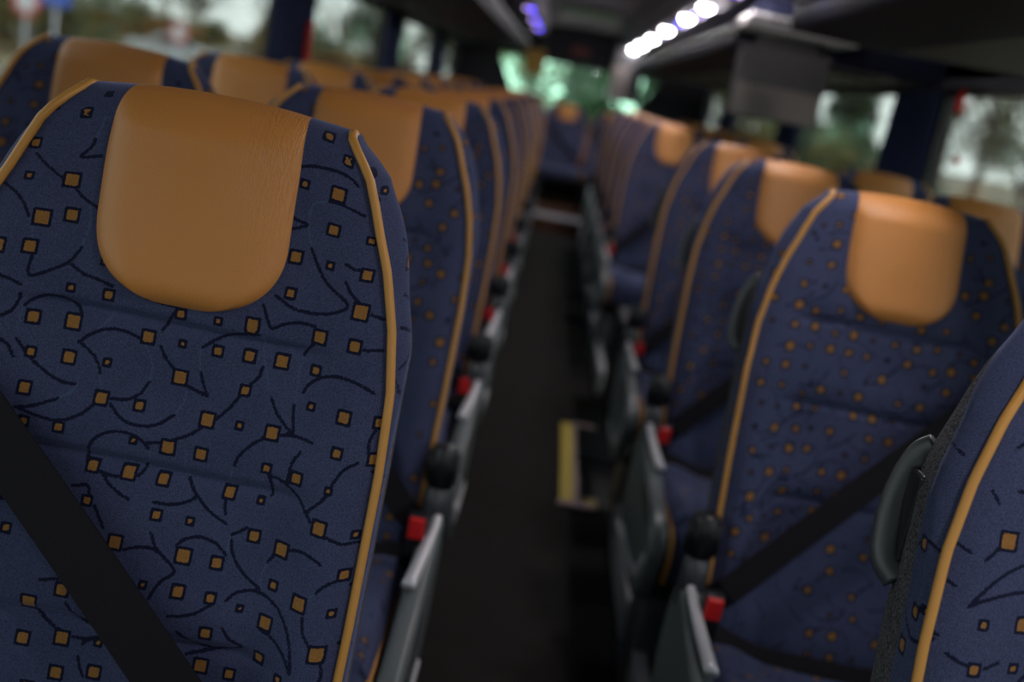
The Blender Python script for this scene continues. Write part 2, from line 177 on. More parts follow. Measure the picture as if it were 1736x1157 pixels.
# ------------------------------------------------------------------ mesh helpers
def link(me, name, mat, parent=None, smooth=True):
    o = bpy.data.objects.new(name, me); COL.objects.link(o)
    if mat is not None and not me.materials: me.materials.append(mat)
    if smooth: me.polygons.foreach_set('use_smooth', [True]*len(me.polygons))
    if parent: o.parent = parent
    return o
def mesh(name, v, f):
    me = bpy.data.meshes.new(name); me.from_pydata([tuple(map(float, p)) for p in v], [], [tuple(map(int, q)) for q in f]); me.update(); return me
class MB:
    def __init__(s): s.v = []; s.f = []
    def add(s, v, f):
        n = len(s.v); s.v += [tuple(p) for p in v]; s.f += [tuple(i+n for i in q) for q in f]; return s
    def box(s, x0, x1, y0, y1, z0, z1):
        return s.add([(x0,y0,z0),(x1,y0,z0),(x1,y1,z0),(x0,y1,z0),(x0,y0,z1),(x1,y0,z1),(x1,y1,z1),(x0,y1,z1)],
                     [(0,3,2,1),(4,5,6,7),(0,1,5,4),(1,2,6,5),(2,3,7,6),(3,0,4,7)])
    def prism(s, poly, a0, a1, axis='x'):
        n = len(poly); v = []
        for a in (a0, a1):
            for p, q in poly: v.append((a,p,q) if axis == 'x' else ((p,a,q) if axis == 'y' else (p,q,a)))
        f = [tuple(range(n))[::-1], tuple(range(n, 2*n))] + [(i, (i+1)%n, (i+1)%n+n, i+n) for i in range(n)]
        return s.add(v, f)
    def tube(s, pts, r, n=10, flat=1.0):
        P = np.array(pts, float); m = len(P); T = np.gradient(P, axis=0); T /= np.linalg.norm(T, axis=1)[:, None]
        up = np.array([0,0,1.]) if abs(T[0][2]) < .9 else np.array([1.,0,0]); v = []
        u = np.cross(up, T[0]); u /= np.linalg.norm(u)
        rr = r if hasattr(r, '__len__') else [r]*m
        for i in range(m):
            u = u-T[i]*(u@T[i]); u /= np.linalg.norm(u); w = np.cross(T[i], u)
            for k in range(n):
                a = 2*PI*k/n; v.append(P[i]+rr[i]*(math.cos(a)*u+flat*math.sin(a)*w))
        f = [(i*n+k, i*n+(k+1)%n, (i+1)*n+(k+1)%n, (i+1)*n+k) for i in range(m-1) for k in range(n)]
        f += [tuple(range(n))[::-1], tuple(range((m-1)*n, m*n))]
        return s.add(v, f)
    def disc(s, c, r, z1, n=20, axis='z'):
        v = []
        for h in (0, z1):
            for k in range(n):
                a = 2*PI*k/n; p = [r*math.cos(a), r*math.sin(a), h]
                if axis == 'x': p = [p[2], p[0], p[1]]
                if axis == 'y': p = [p[0], p[2], p[1]]
                v.append((c[0]+p[0], c[1]+p[1], c[2]+p[2]))
        return s.add(v, [tuple(range(n))[::-1], tuple(range(n, 2*n))]+[(i,(i+1)%n,(i+1)%n+n,i+n) for i in range(n)])
    def ell(s, c, r, n=16, m=10):
        v = [(c[0], c[1], c[2]-r[2])]; f = []
        for j in range(1, m):
            t = PI*j/m
            for k in range(n): v.append((c[0]+r[0]*math.sin(t)*math.cos(2*PI*k/n), c[1]+r[1]*math.sin(t)*math.sin(2*PI*k/n), c[2]-r[2]*math.cos(t)))
        v.append((c[0], c[1], c[2]+r[2]))
        for k in range(n): f.append((0, 1+(k+1)%n, 1+k)); f.append((len(v)-1, 1+(m-2)*n+k, 1+(m-2)*n+(k+1)%n))
        for j in range(m-2):
            for k in range(n): f.append((1+j*n+k, 1+j*n+(k+1)%n, 1+(j+1)*n+(k+1)%n, 1+(j+1)*n+k))
        return s.add(v, f)
    def build(s, name, mat, parent=None, bevel=0, smooth=False, fix=True):
        me = mesh(name, s.v, s.f)
        if fix:
            b = bmesh.new(); b.from_mesh(me); bmesh.ops.recalc_face_normals(b, faces=b.faces); b.to_mesh(me); b.free()
        o = link(me, name, mat, parent, smooth)
        if bevel:
            md = o.modifiers.new('bevel', 'BEVEL'); md.width = bevel; md.segments = 3; md.limit_method = 'ANGLE'; md.angle_limit = math.radians(35)
            me.polygons.foreach_set('use_smooth', [True]*len(me.polygons))
            md2 = o.modifiers.new('wn', 'WEIGHTED_NORMAL')
        return o
def empty(name, loc, rz=0):
    o = bpy.data.objects.new(name, None); COL.objects.link(o); o.location = loc; o.rotation_euler.z = rz; o.empty_display_size = .1; return o
def tag(o, label=None, cat=None, group=None, kind=None):
    if label: o['label'] = label
    if cat: o['category'] = cat
    if group: o['group'] = group
    if kind: o['kind'] = kind
    return o
def struct(o, label=None): return tag(o, label, None, None, 'structure')
def catmull(P, n=8):
    P = [np.array(p, float) for p in P]; P = [2*P[0]-P[1]]+P+[2*P[-1]-P[-2]]; o = []
    for i in range(1, len(P)-2):
        for k in range(n):
            t = k/n; a, b, c, d = P[i-1:i+3]
            o.append(.5*((2*b)+(c-a)*t+(2*a-5*b+4*c-d)*t*t+(3*b-a-3*c+d)*t**3))
    o.append(P[-2]); return o
def grid_faces(nr, nc): return [(i*nc+j, i*nc+j+1, (i+1)*nc+j+1, (i+1)*nc+j) for i in range(nr-1) for j in range(nc-1)]

# ------------------------------------------------------------------ woven pattern as distance fields stored on the mesh
def variant(k):
    S = [tuple(s) for s in SQ]; A = [np.array(a) for a in ARC if max(q[1] for q in a) < 1.195]; Ln = [np.array(a) for a in LIN]
    def fill(S, shift, lim=.024):
        out = list(S)
        for s in SQ:
            p = (s[0]+shift[0], s[1]+shift[1], s[2])
            if abs(p[0]) < .34 and .2 < p[1] < 1.35 and all(max(abs(p[0]-q[0]), abs(p[1]-q[1])) > lim for q in out): out.append(p)
        return out
    if k == 0:
        S = fill(S, (.06, -.36)); S = fill(S, (-.33, .03)); S = fill(S, (.38, .05)); S = fill(S, (-.1, -.55))
        A2 = [a+np.array([.06, -.38]) for a in A if a[:, 1].max() < .98] + [a+np.array([.40, .02]) for a in A if a[:, 0].max() < .0]
        return S, A+A2, Ln
    if k == 1:
        S = [(s[0]*-1+.02, s[1]-.03, s[2]) for s in SQ]; A = [a*np.array([-1, 1])+np.array([.02, -.03]) for a in A]
        B = [a+np.array([-.05, -.36]) for a in A]
        S = fill(S, (.0, .1)); S = fill(S, (.1, -.5)); S = fill(S, (-.35, -.1))
        return S, A+B, []
    S = [tuple(s) for s in SQ2]; A = [np.array(a) for a in ARC2]
    for s in SQ:
        p = (-s[0]+.03, s[1], s[2])
        if p[0] > -.12 or p[1] > 1.06 or p[1] < .84:
            if all(max(abs(p[0]-q[0]), abs(p[1]-q[1])) > .02 for q in S): S.append(p)
    A += [a*np.array([-1, 1])+np.array([.03, 0]) for a in [np.array(q) for q in ARC] if (-a[:, 0]+.03).min() > -.11 or a[:, 1].max() < .84]
    return S, A, []
def sd_square(P, S):
    d = np.full(len(P), 1.0)
    for x, z, r in S:
        d = np.minimum(d, np.maximum(np.abs(P[:, 0]-x), np.abs(P[:, 1]-z))-r)
    return d
def sd_lines(P, A):
    d = np.full(len(P), 1.0)
    for a in A:
        if len(a) > 2: a = np.array(catmull(a, 4))
        lo = a.min(0)-.01; hi = a.max(0)+.01
        ix = np.where((P[:, 0] > lo[0]) & (P[:, 0] < hi[0]) & (P[:, 1] > lo[1]) & (P[:, 1] < hi[1]))[0]
        if not len(ix): continue
        Q = P[ix]; dd = np.full(len(ix), 1.0)
        for p, q in zip(a[:-1], a[1:]):
            v = q-p; t = np.clip(((Q-p)@v)/max(v@v, 1e-12), 0, 1); dd = np.minimum(dd, np.linalg.norm(Q-p-t[:, None]*v, axis=1))
        d[ix] = np.minimum(d[ix], dd)
    return np.minimum(d, .02)
def put_pattern(me, P, var):
    P = np.array(P); S, A, Ln = VARS[var]
    for n, d in (('sq', sd_square(P, S)), ('arc', sd_lines(P, A)), ('lin', sd_lines(P, Ln))):
        at = me.attributes.new(n, 'FLOAT', 'POINT'); at.data.foreach_set('value', np.ascontiguousarray(d, dtype=np.float32))
VARS = {}
for _k in (0, 1, 2):
    _S, _A, _L = variant(_k); _r = random.Random(20+_k)
    for _sg in (-1, 1):
        _S = [q for q in _S if _sg*q[0] < .238]
        for _i in range(17):
            _S.append((_sg*(.247+.028*_r.random()), .46+_i*.046+_r.uniform(-.008, .008), _r.choice([.0026, .0042, .005])))
        for _i in range(9): z0 = .48+_i*.083; _A = _A+[np.array([(_sg*.225, z0+_r.uniform(-.02, .02)), (_sg*.25, z0), (_sg*.285, z0+_r.uniform(-.03, .03))])]
    VARS[_k] = (_S, _A, _L)

# ------------------------------------------------------------------ the seat
WZ = np.array([.30, .44, .60, .75, .90, .98, 1.043, 1.10, 1.135, 1.166, 1.195, 1.225, 1.30])
WW = np.array([.220, .224, .229, .232, .232, .228, .217, .2005, .188, .178, .166, .152, .14])
def w_of(z): 
    return np.interp(z, WZ, WW)
ZC, RR, DD = 1.229, .034, .062
def sstep(a, b, x): t = np.clip((x-a)/(b-a), 0, 1); return t*t*(3-2*t)
def tilt(z): return .235*(z-.44)
def path(s):
    """s is arc length measured so that s = z on the straight front; returns z, y offset, roundness 0..1"""
    s1 = ZC-RR; L1 = RR*PI/2
    if s <= s1: return s, 0., 0.
    if s <= s1+L1:
        a = (s-s1)/RR; return s1+RR*math.sin(a), RR*(1-math.cos(a)), math.sin(a)
    return ZC-.25*(s-s1-L1)**1.0*.4, RR+(s-s1-L1), 1.
SMAX = ZC-RR+RR*PI/2+(DD-RR)
def fwd(x, z, w, smooth=False):
    q = abs(x)/w
    e = np.interp(z, [.44, .6, .9, 1.1, 1.2], [.045, .038, .018, .008, .002])
    f = e*(sstep(.55, .86, q)-.55*sstep(.88, 1.0, q))
    for zc, am in () if smooth else ((1.003, .006), (.862, .006), (.70, .006)):
        f -= am*math.exp(-((z-zc+.0015*math.sin(x*22))/.006)**2)*(1-sstep(.5, .8, q))
        f += am*.8*math.exp(-((z-zc-.035)/.03)**2)*(1-sstep(.5, .85, q))
    f += .004*math.sin(z*19+x*6)*math.sin(x*17+1)*(1-q)*(z < 1.0)
    f += .014*sstep(.62, .48, z)*(1-q*q)
    return float(f)
def surf(x, s, off=0.):
    z, yo, rd = path(s); w = float(w_of(z)); f = fwd(x, min(z, 1.19), w)*(1-rd)
    crown = .50*x*x*sstep(1.08, 1.2, z)
    return np.array([x, tilt(z)+yo-f-off*(1-rd*.85), z-crown+off*.45*rd])
def backrest_mesh(var, step):
    ss = list(np.arange(.40, ZC-RR-.001, step))+list(np.linspace(ZC-RR, SMAX, 16))
    nf = int(.46/step); ks = np.linspace(1, 0, 10)
    V = []; P = []
    for s in ss:
        z, yo, rd = path(s); w = float(w_of(s if s < 1.225 else 1.225)); w -= .016*rd
        ws = min(.236, w+(.012+.007*math.exp(-((z-1.14)/.045)**2))*math.sqrt(max(0, 1-rd*rd))+.001)
        e0 = surf(w, s); back = tilt(z)+DD-.028*(1-rd); ye = e0[1]
        for k in ks:   # left side, back to front
            x = w+(ws-w)*math.sin(k*PI/2)+.004*math.sin(k*PI); y = ye+(max(back, ye+.004)-ye)*k
            x = min(x, .2365)
            V.append((-x, y, e0[2]-.010*k*rd)); P.append((-(w+(y-ye)), s))
        for q in np.linspace(-1, 1, nf)[1:-1]:
            p = surf(q*w, s); V.append(p); P.append((q*w, s))
        for k in ks[::-1]:
            x = w+(ws-w)*math.sin(k*PI/2)+.004*math.sin(k*PI); y = ye+(max(back, ye+.004)-ye)*k
            x = min(x, .2365)
            V.append((x, y, e0[2]-.010*k*rd)); P.append(((w+(y-ye)), s))
    nc = 20+nf-2
    me = mesh('backrest', V, grid_faces(len(ss), nc)); put_pattern(me, P, var); me.materials.append(M['fabric']); return me
def headrest_mesh():
    zb = 1.022; nr, nc = 64, 49; V = []
    for i in range(nr):
        t = i/(nr-1); s = zb+(SMAX+.010-zb)*(t**1.15); h = s-zb
        a = min(h/.082, 1); hw = .0985*(1-(1-a)**2.5)**(1/2.3) if a < 1 else .0985
        hw -= .003*sstep(1.16, 1.235, s)
        for j in range(nc):
            q = -1+2*j/(nc-1); q = math.sin(q*PI/2)*.5+q*.5; x = q*hw+.005*float(sstep(.16, .0, h))
            dedge = min(hw*(1-abs(q)), h*.9)
            off = -.0015+.0155*(1-math.exp(-dedge/.0105))+.004*sstep(0, .09, dedge)
            p = surf(x, min(s, SMAX), off); p[2] -= .35*(off+.0015)*float(sstep(1.10, 1.24, s))
            if s > SMAX: p[2] -= (s-SMAX); p[1] += .001
            V.append(p)
    me = mesh('headrest_panel', V, grid_faces(nr, nc)); me.materials.append(M['leather']); return me
def shell_mesh():
    V = []; rows = []
    zs = list(np.linspace(.38, 1.10, 46))+[1.125, 1.145, 1.16, 1.17]
    for z in zs:
        w = min(.2355, float(w_of(z))+.013-.010*float(sstep(1.0, 1.12, z))); t = max(0, (z-1.10)/.07); dep = (.090+.022*float(sstep(.93, .89, z)))*math.sqrt(max(0.0, 1-t*t))+.001
        y0 = tilt(z)+DD-.036
        for k in range(25):
            a = PI*k/24; cx = math.copysign(abs(math.cos(a))**.42, math.cos(a)); sy = math.sin(a)**.55
            V.append((cx*w, y0+(dep+.008)*sy, z))
    me = mesh('back_shell', V, grid_faces(len(zs), 25)); me.materials.append(M['shell']); return me
def piping_mesh(sg):
    pts = []
    for s in np.linspace(.52, SMAX-.004, 66):
        z, yo, rd = path(s); w = float(w_of(min(s, 1.225)))-.016*rd; p = surf(w, s); pts.append((sg*w, p[1]-.0025*(1-rd), p[2]+.0005*rd-max(0, s-(ZC-RR+RR*1.2))*.25))
    return MB().tube(pts, .0047, 10)
def cushion_mesh(var):
    hw = .228; V = []; P = []; nx = 90; prof = []
    # side profile from the crease forward, over the front edge and down
    base = catmull([(-.005, .405), (-.03, .438), (-.09, .452), (-.22, .462), (-.36, .474), (-.43, .470), (-.468, .445), (-.478, .40), (-.465, .345)], 14)
    d = 0; last = base[0]
    for b in base:
        d += float(np.linalg.norm(b-last)); last = b
        top = sstep(0, .06, d)
        for j in range(nx+1):
            q = -1+2*j/nx; qe = abs(q)
            w = hw-(.01*sstep(.45, .56, d))
            drop = .030*sstep(.90, 1.0, qe)**1.5; bol = .014*(sstep(.5, .82, qe))*top-.004*math.cos(q*3)*top
            front = 1 if d > .44 else 0
            V.append((q*w, b[0]+(drop*.6*front), b[1]+bol*(1-front)-drop*(1-front*.7))); P.append((q*w, .98-d*1.0))
        
    n = nx+1; F = grid_faces(len(base), n)
    # side skirts
    m0 = len(V)
    for sg, j in ((-1, 0), (1, nx)):
        for i in range(len(base)):
            p = V[i*n+j]
            for k, dz in enumerate((.0, .02, .045, .07)):
                V.append((sg*min(.232, abs(p[0])+.004*math.sin(k)), p[1], max(p[2]-dz, .335))); P.append((p[0]+sg*dz, P[i*n+j][1]))
        o = m0 if sg < 0 else m0+4*len(base)
        for i in range(len(base)-1):
            for k in range(3): F.append((o+i*4+k, o+i*4+k+1, o+(i+1)*4+k+1, o+(i+1)*4+k))
    me = mesh('seat_cushion', V, F)
    b = bmesh.new(); b.from_mesh(me); bmesh.ops.recalc_face_normals(b, faces=b.faces); b.to_mesh(me); b.free()
    put_pattern(me, P, var); me.materials.append(M['fabric']); return me
def cushion_pipe(sg):
    base = catmull([(-.03, .425), (-.09, .438), (-.22, .448), (-.36, .458), (-.43, .456), (-.468, .434), (-.480, .395), (-.467, .345)], 8)
    return MB().tube([(sg*.2285, b[0], b[1]-.002) for b in base], .0047, 10)
def ribbon(pts, width, nrm, thick=.0016):
    """a strap along pts with the side direction computed from nrm"""
    P = np.array(pts); T = np.gradient(P, axis=0); V = []; n = len(P)
    for i in range(n):
        t = T[i]/np.linalg.norm(T[i]); s = np.cross(t, nrm[i]); s /= np.linalg.norm(s); nn = np.array(nrm[i])
        for a, b in ((-1, 0), (1, 0), (1, 1), (-1, 1)): V.append(P[i]+s*a*width/2+nn*b*thick)
    F = [(i*4+k, i*4+(k+1)%4, (i+1)*4+(k+1)%4, (i+1)*4+k) for i in range(n-1) for k in range(4)]+[(0,1,2,3), (4*n-1, 4*n-2, 4*n-3, 4*n-4)]
    mb = MB(); mb.add(V, F); return mb
CACHE = {}
def cached(key, fn):
    if key not in CACHE: CACHE[key] = fn()
    return CACHE[key]
def make_seat(sg, aisle, var, step):
    """sg: +1 when the aisle lies on the +x side"""
    r = empty('bus_seat', (0,0,0))
    link(cached(('b', var, step), lambda: backrest_mesh(var, step)), 'backrest', M['fabric'], r)
    link(cached('h', headrest_mesh), 'headrest_panel', M['leather'], r)['label'] = 'tan leather headrest panel'
    link(cached('s', shell_mesh), 'back_shell', M['shell'], r)
    for s in (-1, 1): 
        o = piping_mesh(s).build('piping', M['piping'], r, smooth=True, fix=True)
        o = cushion_pipe(s).build('cushion_piping', M['piping'], r, smooth=True)
    link(cached(('c', min(var, 1)), lambda: cushion_mesh(min(var, 1))), 'seat_cushion', M['fabric'], r)
    # diagonal belt from the wall-side shoulder to the buckle on the aisle side
    pts = []; nr = []
    for t in np.linspace(0, 1, 40):
        x = -.216+(.440 if aisle else .418)*t; z = (.940 if var == 0 else .968)-(.392 if var == 0 else .445)*t**1.02
        wz = float(w_of(z)); p = (x, tilt(z)-max(fwd(x, z, wz), fwd(x, z, wz, True), fwd(.6*wz, z, wz, True)*.45)-.0045-.012*sstep(.8, 1, t), z); pts.append((sg*p[0], p[1], p[2])); nr.append((0, -1, .22))
    ys = [p[1] for p in pts]
    for _ in range(400):
        for i in range(1, 39): ys[i] = min(ys[i], (ys[i-1]+ys[i+1])/2)
    pts = [(p[0], y, p[2]) for p, y in zip(pts, ys)]
    ribbon(pts, .058 if var == 0 else .047, nr).build('shoulder_belt', M['belt'], r, smooth=False)
    pts = []; nr = []
    for t in np.linspace(0, 1, 24):
        x = -.226+.44*t; pts.append((sg*x, -.052-.012*math.sin(PI*t), .452+.02*sstep(.8, 1, t)+.012*sstep(.2, 0, t))); nr.append((0, -.75, .66))
    ribbon(pts, .040, nr).build('lap_belt', M['belt'], r, smooth=False)
    # buckle with red release button
    bx = sg*(.236 if aisle else .208)
    bk = MB().box(bx-.017, bx+.017, -.105, -.078, .492, .572).build('buckle', M['black'], r, .005)
    MB().box(bx-.0135, bx+.0135, -.114, -.100, .532, .569).build('release_button', M['red'], bk, .003)['label'] = 'red release button'
    # frame below the cushion
    MB().box(-.21, .21, -.42, .04, .30, .345).build('seat_frame', M['black'], r, .01)
    if aisle:
        a = sg
        prof = catmull([(.035, .30), (.045, .42), (.034, .50), (.005, .532), (-.035, .538), (-.062, .532), (-.095, .524), (-.16, .512), (-.30, .490), (-.42, .475), (-.475, .44), (-.485, .385), (-.455, .315), (-.38, .262), (-.20, .250), (-.04, .262)], 4)
        sf = MB().prism([(p[0], p[1]) for p in prof], a*.239, a*.277, 'x').build('side_panel', M['grey'], r, .012)
        hub = MB(); hub.tube([(a*.256, -.010, .50), (a*.256, -.006, .56), (a*.256, -.002, .597)], [.030, .029, .026], 18, .8)
        hub.build('armrest_post', M['dgrey'], sf, smooth=True)
        cap = MB(); cap.tube([(a*.256, -.002, .590), (a*.256, .002, .633), (a*.256, .005, .658), (a*.256, .006, .664)], [.0275, .028, .0275, .023], 18, .85)
        for k in range(8):
            th = PI+PI*(k-3.5)/8
            cap.tube([(a*.256+.0275*math.sin(th), -.001+.024*math.cos(th), .597), (a*.256+.0275*math.sin(th), .003+.024*math.cos(th), .655)], .0022, 6)
        cap.build('armrest_cap', M['black'], sf, smooth=True)
        lv = catmull([(a*.266, -.050, .552), (a*.263, -.09, .542), (a*.257, -.15, .528), (a*.248, -.235, .512)], 6)
        MB().tube(lv, list(np.linspace(.008, .012, len(lv))), 12, .7).build('recline_lever', M['silver'], sf, smooth=True)['label'] = 'silver recline lever'
        sw = catmull([(-.26, .486), (-.33, .478), (-.385, .452), (-.38, .430), (-.32, .445), (-.26, .46), (-.26, .486)], 4)[:-1]
        MB().prism([(p[0], p[1]) for p in sw], a*.262, a*.2795, 'x').build('recess_cover', M['black'], sf, .003)
        rp = catmull([(-.455, .40), (-.40, .34), (-.25, .30), (-.10, .295), (-.10, .282), (-.25, .285), (-.41, .318), (-.465, .385)], 4)
        MB().prism([(p[0], p[1]) for p in rp], a*.272, a*.282, 'x').build('trim_strip', M['silver'], sf, .003)
        if sg > 0: return finish_leg(r, a)
        hp = catmull([(a*.214, tilt(1.04)+.085, 1.040), (a*.224, tilt(1.03)+.095, 1.026), (a*.2345, tilt(1.0)+.098, .995), (a*.241, tilt(.96)+.095, .960), (a*.241, tilt(.92)+.090, .930), (a*.230, tilt(.90)+.080, .915)], 8)
        gh = MB().tube(hp, [.0085]*len(hp), 12, 1.7).build('grab_handle', M['dgrey'], r, smooth=True)
        MB().box(min(a*.222, a*.236), max(a*.222, a*.236), tilt(.95)+.070, tilt(.95)+.100, .930, 1.02).build('handle_mount', M['black'], gh, .004)
        return finish_leg(r, a)
    MB().prism([(-.36, .0), (-.18, .0), (-.18, .31), (-.36, .31)], -sg*.17, -sg*.21, 'x').build('leg', M['dgrey'], r, .01)
    return r
def finish_leg(r, a):
        lg = MB().prism([(-.34, .02), (-.20, .02), (-.16, .26), (-.38, .26)], a*.16, a*.235, 'x').build('leg', M['grey'], r, .01)
        MB().prism([(-.40, .0), (-.14, .0), (-.17, .03), (-.37, .03)], a*.15, a*.245, 'x').build('foot_plate', M['dgrey'], lg, .006)
        return r
def copy_tree(o, parent=None):
    c = o.copy(); COL.objects.link(c); c.parent = parent
    for ch in list(o.children): copy_tree(ch, c)
    return c
ORD = ['nearest', 'second', 'third', 'fourth', 'fifth', 'sixth', 'seventh', 'eighth', 'ninth', 'tenth', 'eleventh']
PZ = .0
first = {}
def seat(key, x, y, z, label, group, sx=1, sz=1):
    sg, aisle, var, step = key
    if key not in first: o = first[key] = make_seat(sg, aisle, var, step)
    else: o = copy_tree(first[key])
    o.location = (x, y-.182, z); o.scale = (sx, 1, sz); tag(o, label, 'bus seat', group); return o
LX, LWX, RX, RWX = -.34, -.815, .63, 1.105
for k in range(10):
    y = 1.0+.83*k
    la = 'large sharp blue patterned seat in the foreground, left of the aisle' if k == 0 else f'blue patterned seat with tan headrest, {ORD[k]} from the camera along the left of the aisle'
    seat((1, True, 0, .002) if k == 0 else (1, True, 1, .004), LX, y, 0, la, 'aisle seats on the left')
    if k: seat((1, False, 1, .004), LWX, y, 0, f'blue patterned seat with tan headrest by the left windows, {ORD[k-1]} from the camera', 'window seats on the left')
RY = [.875, 1.75, 2.58, 3.41, 5.48, 6.31, 7.14, 7.97, 8.80]
for k, y in enumerate(RY):
    la = ('blue patterned seat cut off at the right edge, charcoal shell and grab handle showing' if k == 0 else
          f'blue patterned seat with tan headrest, {ORD[k]} from the camera along the right of the aisle')
    seat((-1, True, 2, .002) if k == 0 else (-1, True, 1, .004), RX, y, 0, la, 'aisle seats on the right')
    if k > 0: seat((-1, False, 1, .004), RWX, y, 0, f'blue patterned seat with tan headrest by the right windows, {ORD[k-1]} from the camera', 'window seats on the right')
for x, w in ((-.88, 'at the left corner of the rear bench'), (-.405, 'left of the middle seat on the rear bench'), (.07, 'in the middle of the rear bench'), (.545, 'right of the middle seat on the rear bench'), (1.02, 'at the right corner of the rear bench')):
    seat((1, False, 1, .004), x, 10.13, .234, 'dark blue rear seat with tan headrest '+w, 'rear bench seats', .97, .764)

# ------------------------------------------------------------------ shell of the coach
XL, XR, YF, YB = -1.11, 1.40, -2.6, 10.45
SILL, WT = .74, 1.575
WX0, WX1, WY0, WY1 = .30, .60, 3.10, 4.30   # stairwell opening
WX1 = XR
fl = MB()
fl.box(XL, WX0, YF, YB, -.06, 0); fl.box(WX0, XR, YF, WY0, -.06, 0); fl.box(WX0, XR, WY1, YB, -.06, 0)
struct(fl.build('floor', M['floor']), 'dark carpet floor of the aisle')
# well lining and its steps
w = MB(); w.box(WX0, XR, WY0, WY1, -.75, -.70); w.box(WX0-.02, WX0, WY0, WY1, -.70, -.061); w.box(WX0, XR, WY0-.02, WY0, -.70, -.061); w.box(WX0, XR, WY1, WY1+.02, -.70, -.061)
w.box(WX0, WX0+.30, WY0, WY1, -.70, -.28)
struct(w.build('trim_1', M['black']), 'dark stairwell sunk beside the aisle')
e = empty('stairwell_edging', (.245, 3.07, 0)); tag(e, 'yellow safety strip with metal edging around the stairwell in the aisle floor', 'step edging')
MB().box(0, .046, 0, .80, .001, .008).build('yellow_strip', M['yellow'], e, .002)['label'] = 'yellow strip'
MB().box(.047, .060, 0, .80, .001, .012).build('metal_edge', M['pink'], e, .002)
MB().box(-.01, .125, -.025, -.003, .001, .010).build('metal_edge', M['pink'], e, .002)
MB().box(.05, .15, .80, .82, .001, .010).build('metal_edge', M['pink'], e, .002)
MB().box(.08, .125, .0, .05, .001, .012).build('amber_marker', M['yellow'], e, .002)
g = empty('stairwell_guard', (.42, 3.92, 0)); tag(g, 'low black guard panel beside the stairwell on the right of the aisle', 'guard panel')
MB().box(0, .04, 0, .36, .0, .42).build('panel', M['black'], g, .01); MB().box(-.005, .045, -.004, .364, .42, .445).build('top_rail', M['dgrey'], g, .008)
# podium strip on the right of the aisle
for y0, y1, lab, n in ((-2.0, 3.04, 'pale metal trim of the raised step under the right front seats', 'trim_2'), (4.36, 9.3, 'pale metal trim of the raised step under the right rear seats', 'trim_3')):
    struct(MB().box(.40, .425, y0, y1, .0, .10).box(.398, .43, y0, y1, .10, .112).build(n, M['silver'], None, .003), lab)
# rear steps
struct(MB().box(-.40, .62, 9.30, 9.50, 0, .135).build('trim_4', M['brown'], None, .004), 'brown riser of the lower rear step')
struct(MB().box(-.40, .62, 9.285, 9.50, .136, .158).build('trim_5', M['lip'], None, .004), 'pale nosing on the lower rear step')
struct(MB().box(XL+.01, XR-.01, 9.51, YB-.02, 0, .232).build('trim_6', M['brown'], None, .004), 'brown platform under the rear bench')
# side walls: sill wall, header, pillars
piers = [-.6, 1.6, 4.0, 6.3, 8.6]
ends = [YF] + piers + [YB]
nwin = 0
def wall_side(X, out, name, lab):
    a, b = (X-.06, X) if out < 0 else (X, X+.06)
    mb = MB(); mb.box(a, b, YF, YB, -.06, SILL); mb.box(a, b, YF, YB, WT, 1.98)
    for y in piers: mb.box(a, b, y-.055, y+.055, SILL, WT)
    mb.box(a, b, YF, YF+.12, SILL, WT); mb.box(a, b, YB-.25, YB, SILL, WT)
    struct(mb.build(name, M['wall']), lab)
wall_side(XL, -1, 'wall_left', 'dark left side wall of the coach'); wall_side(XR, 1, 'wall_right', 'dark right side wall of the coach')
for side, X, out in (('left', XL, -1), ('right', XR, 1)):
    ys = [YF+.12] + [v for p in piers for v in (p-.055, p+.055)] + [YB-.25]
    for i in range(0, len(ys), 2):
        nwin += 1; y0, y1 = ys[i], ys[i+1]
        e = empty(f'window_{nwin}', (X+out*.03, (y0+y1)/2, SILL)); struct(e, f'tinted window pane on the {side} side, number {i//2+1} counted towards the rear')
        h = (y1-y0)/2; H = WT-SILL
        MB().box(-.003, .003, -h+.012, h-.012, .012, H-.012).build('pane', M['glass'], e)
        fr = MB(); 
        for b in ((-h, h, 0, .03), (-h, h, H-.03, H), (-h, -h+.03, .03, H-.03), (h-.03, h, .03, H-.03)): fr.box(-.02, .02, b[0], b[1], b[2], b[3])
        fr.build('window_frame', M['frame'], e)
# front wall with windscreen, rear wall with rear window
fw = MB(); fw.box(XL, XR, YF-.06, YF, -.06, 1.22); fw.box(XL, XR, YF-.06, YF, 1.86, 1.98); fw.box(XL, XL+.06, YF-.06, YF, 1.22, 1.86); fw.box(XR-.06, XR, YF-.06, YF, 1.22, 1.86)  # unseen wall raised high so front daylight falls from above
struct(fw.build('wall_front', M['wall']), 'front bulkhead, raised to block low daylight below the windscreen')
nwin += 1; e = empty(f'window_{nwin}', (0, YF-.03, 1.22)); struct(e, 'wide darkened windscreen at the front of the coach, shaped for the daylight')
MB().box(XL+.06, XR-.06, -.003, .003, 0, .64).build('pane', M['glassfront'], e)
MB().box(XL+.06, XR-.06, -.02, .02, -.0, .03).box(.12, .16, -.02, .02, .03, .64).build('window_frame', M['frame'], e)
rw = MB()
rx0, rx1, bx0, bx1, rz0, rz1 = -.74, .94, -.42, .62, .98, 1.575
rw.prism([(XL, -.06), (XR, -.06), (XR, rz0), (XL, rz0)], YB, YB+.06, 'y')
rw.prism([(XL, rz1), (XR, rz1), (XR, 1.98), (XL, 1.98)], YB, YB+.06, 'y')
rw.prism([(XL, rz0), (bx0, rz0), (rx0, rz1), (XL, rz1)], YB, YB+.06, 'y')
rw.prism([(bx1, rz0), (XR, rz0), (XR, rz1), (rx1, rz1)], YB, YB+.06, 'y')
struct(rw.build('wall_rear', M['wall']), 'black rear wall around the rear window')
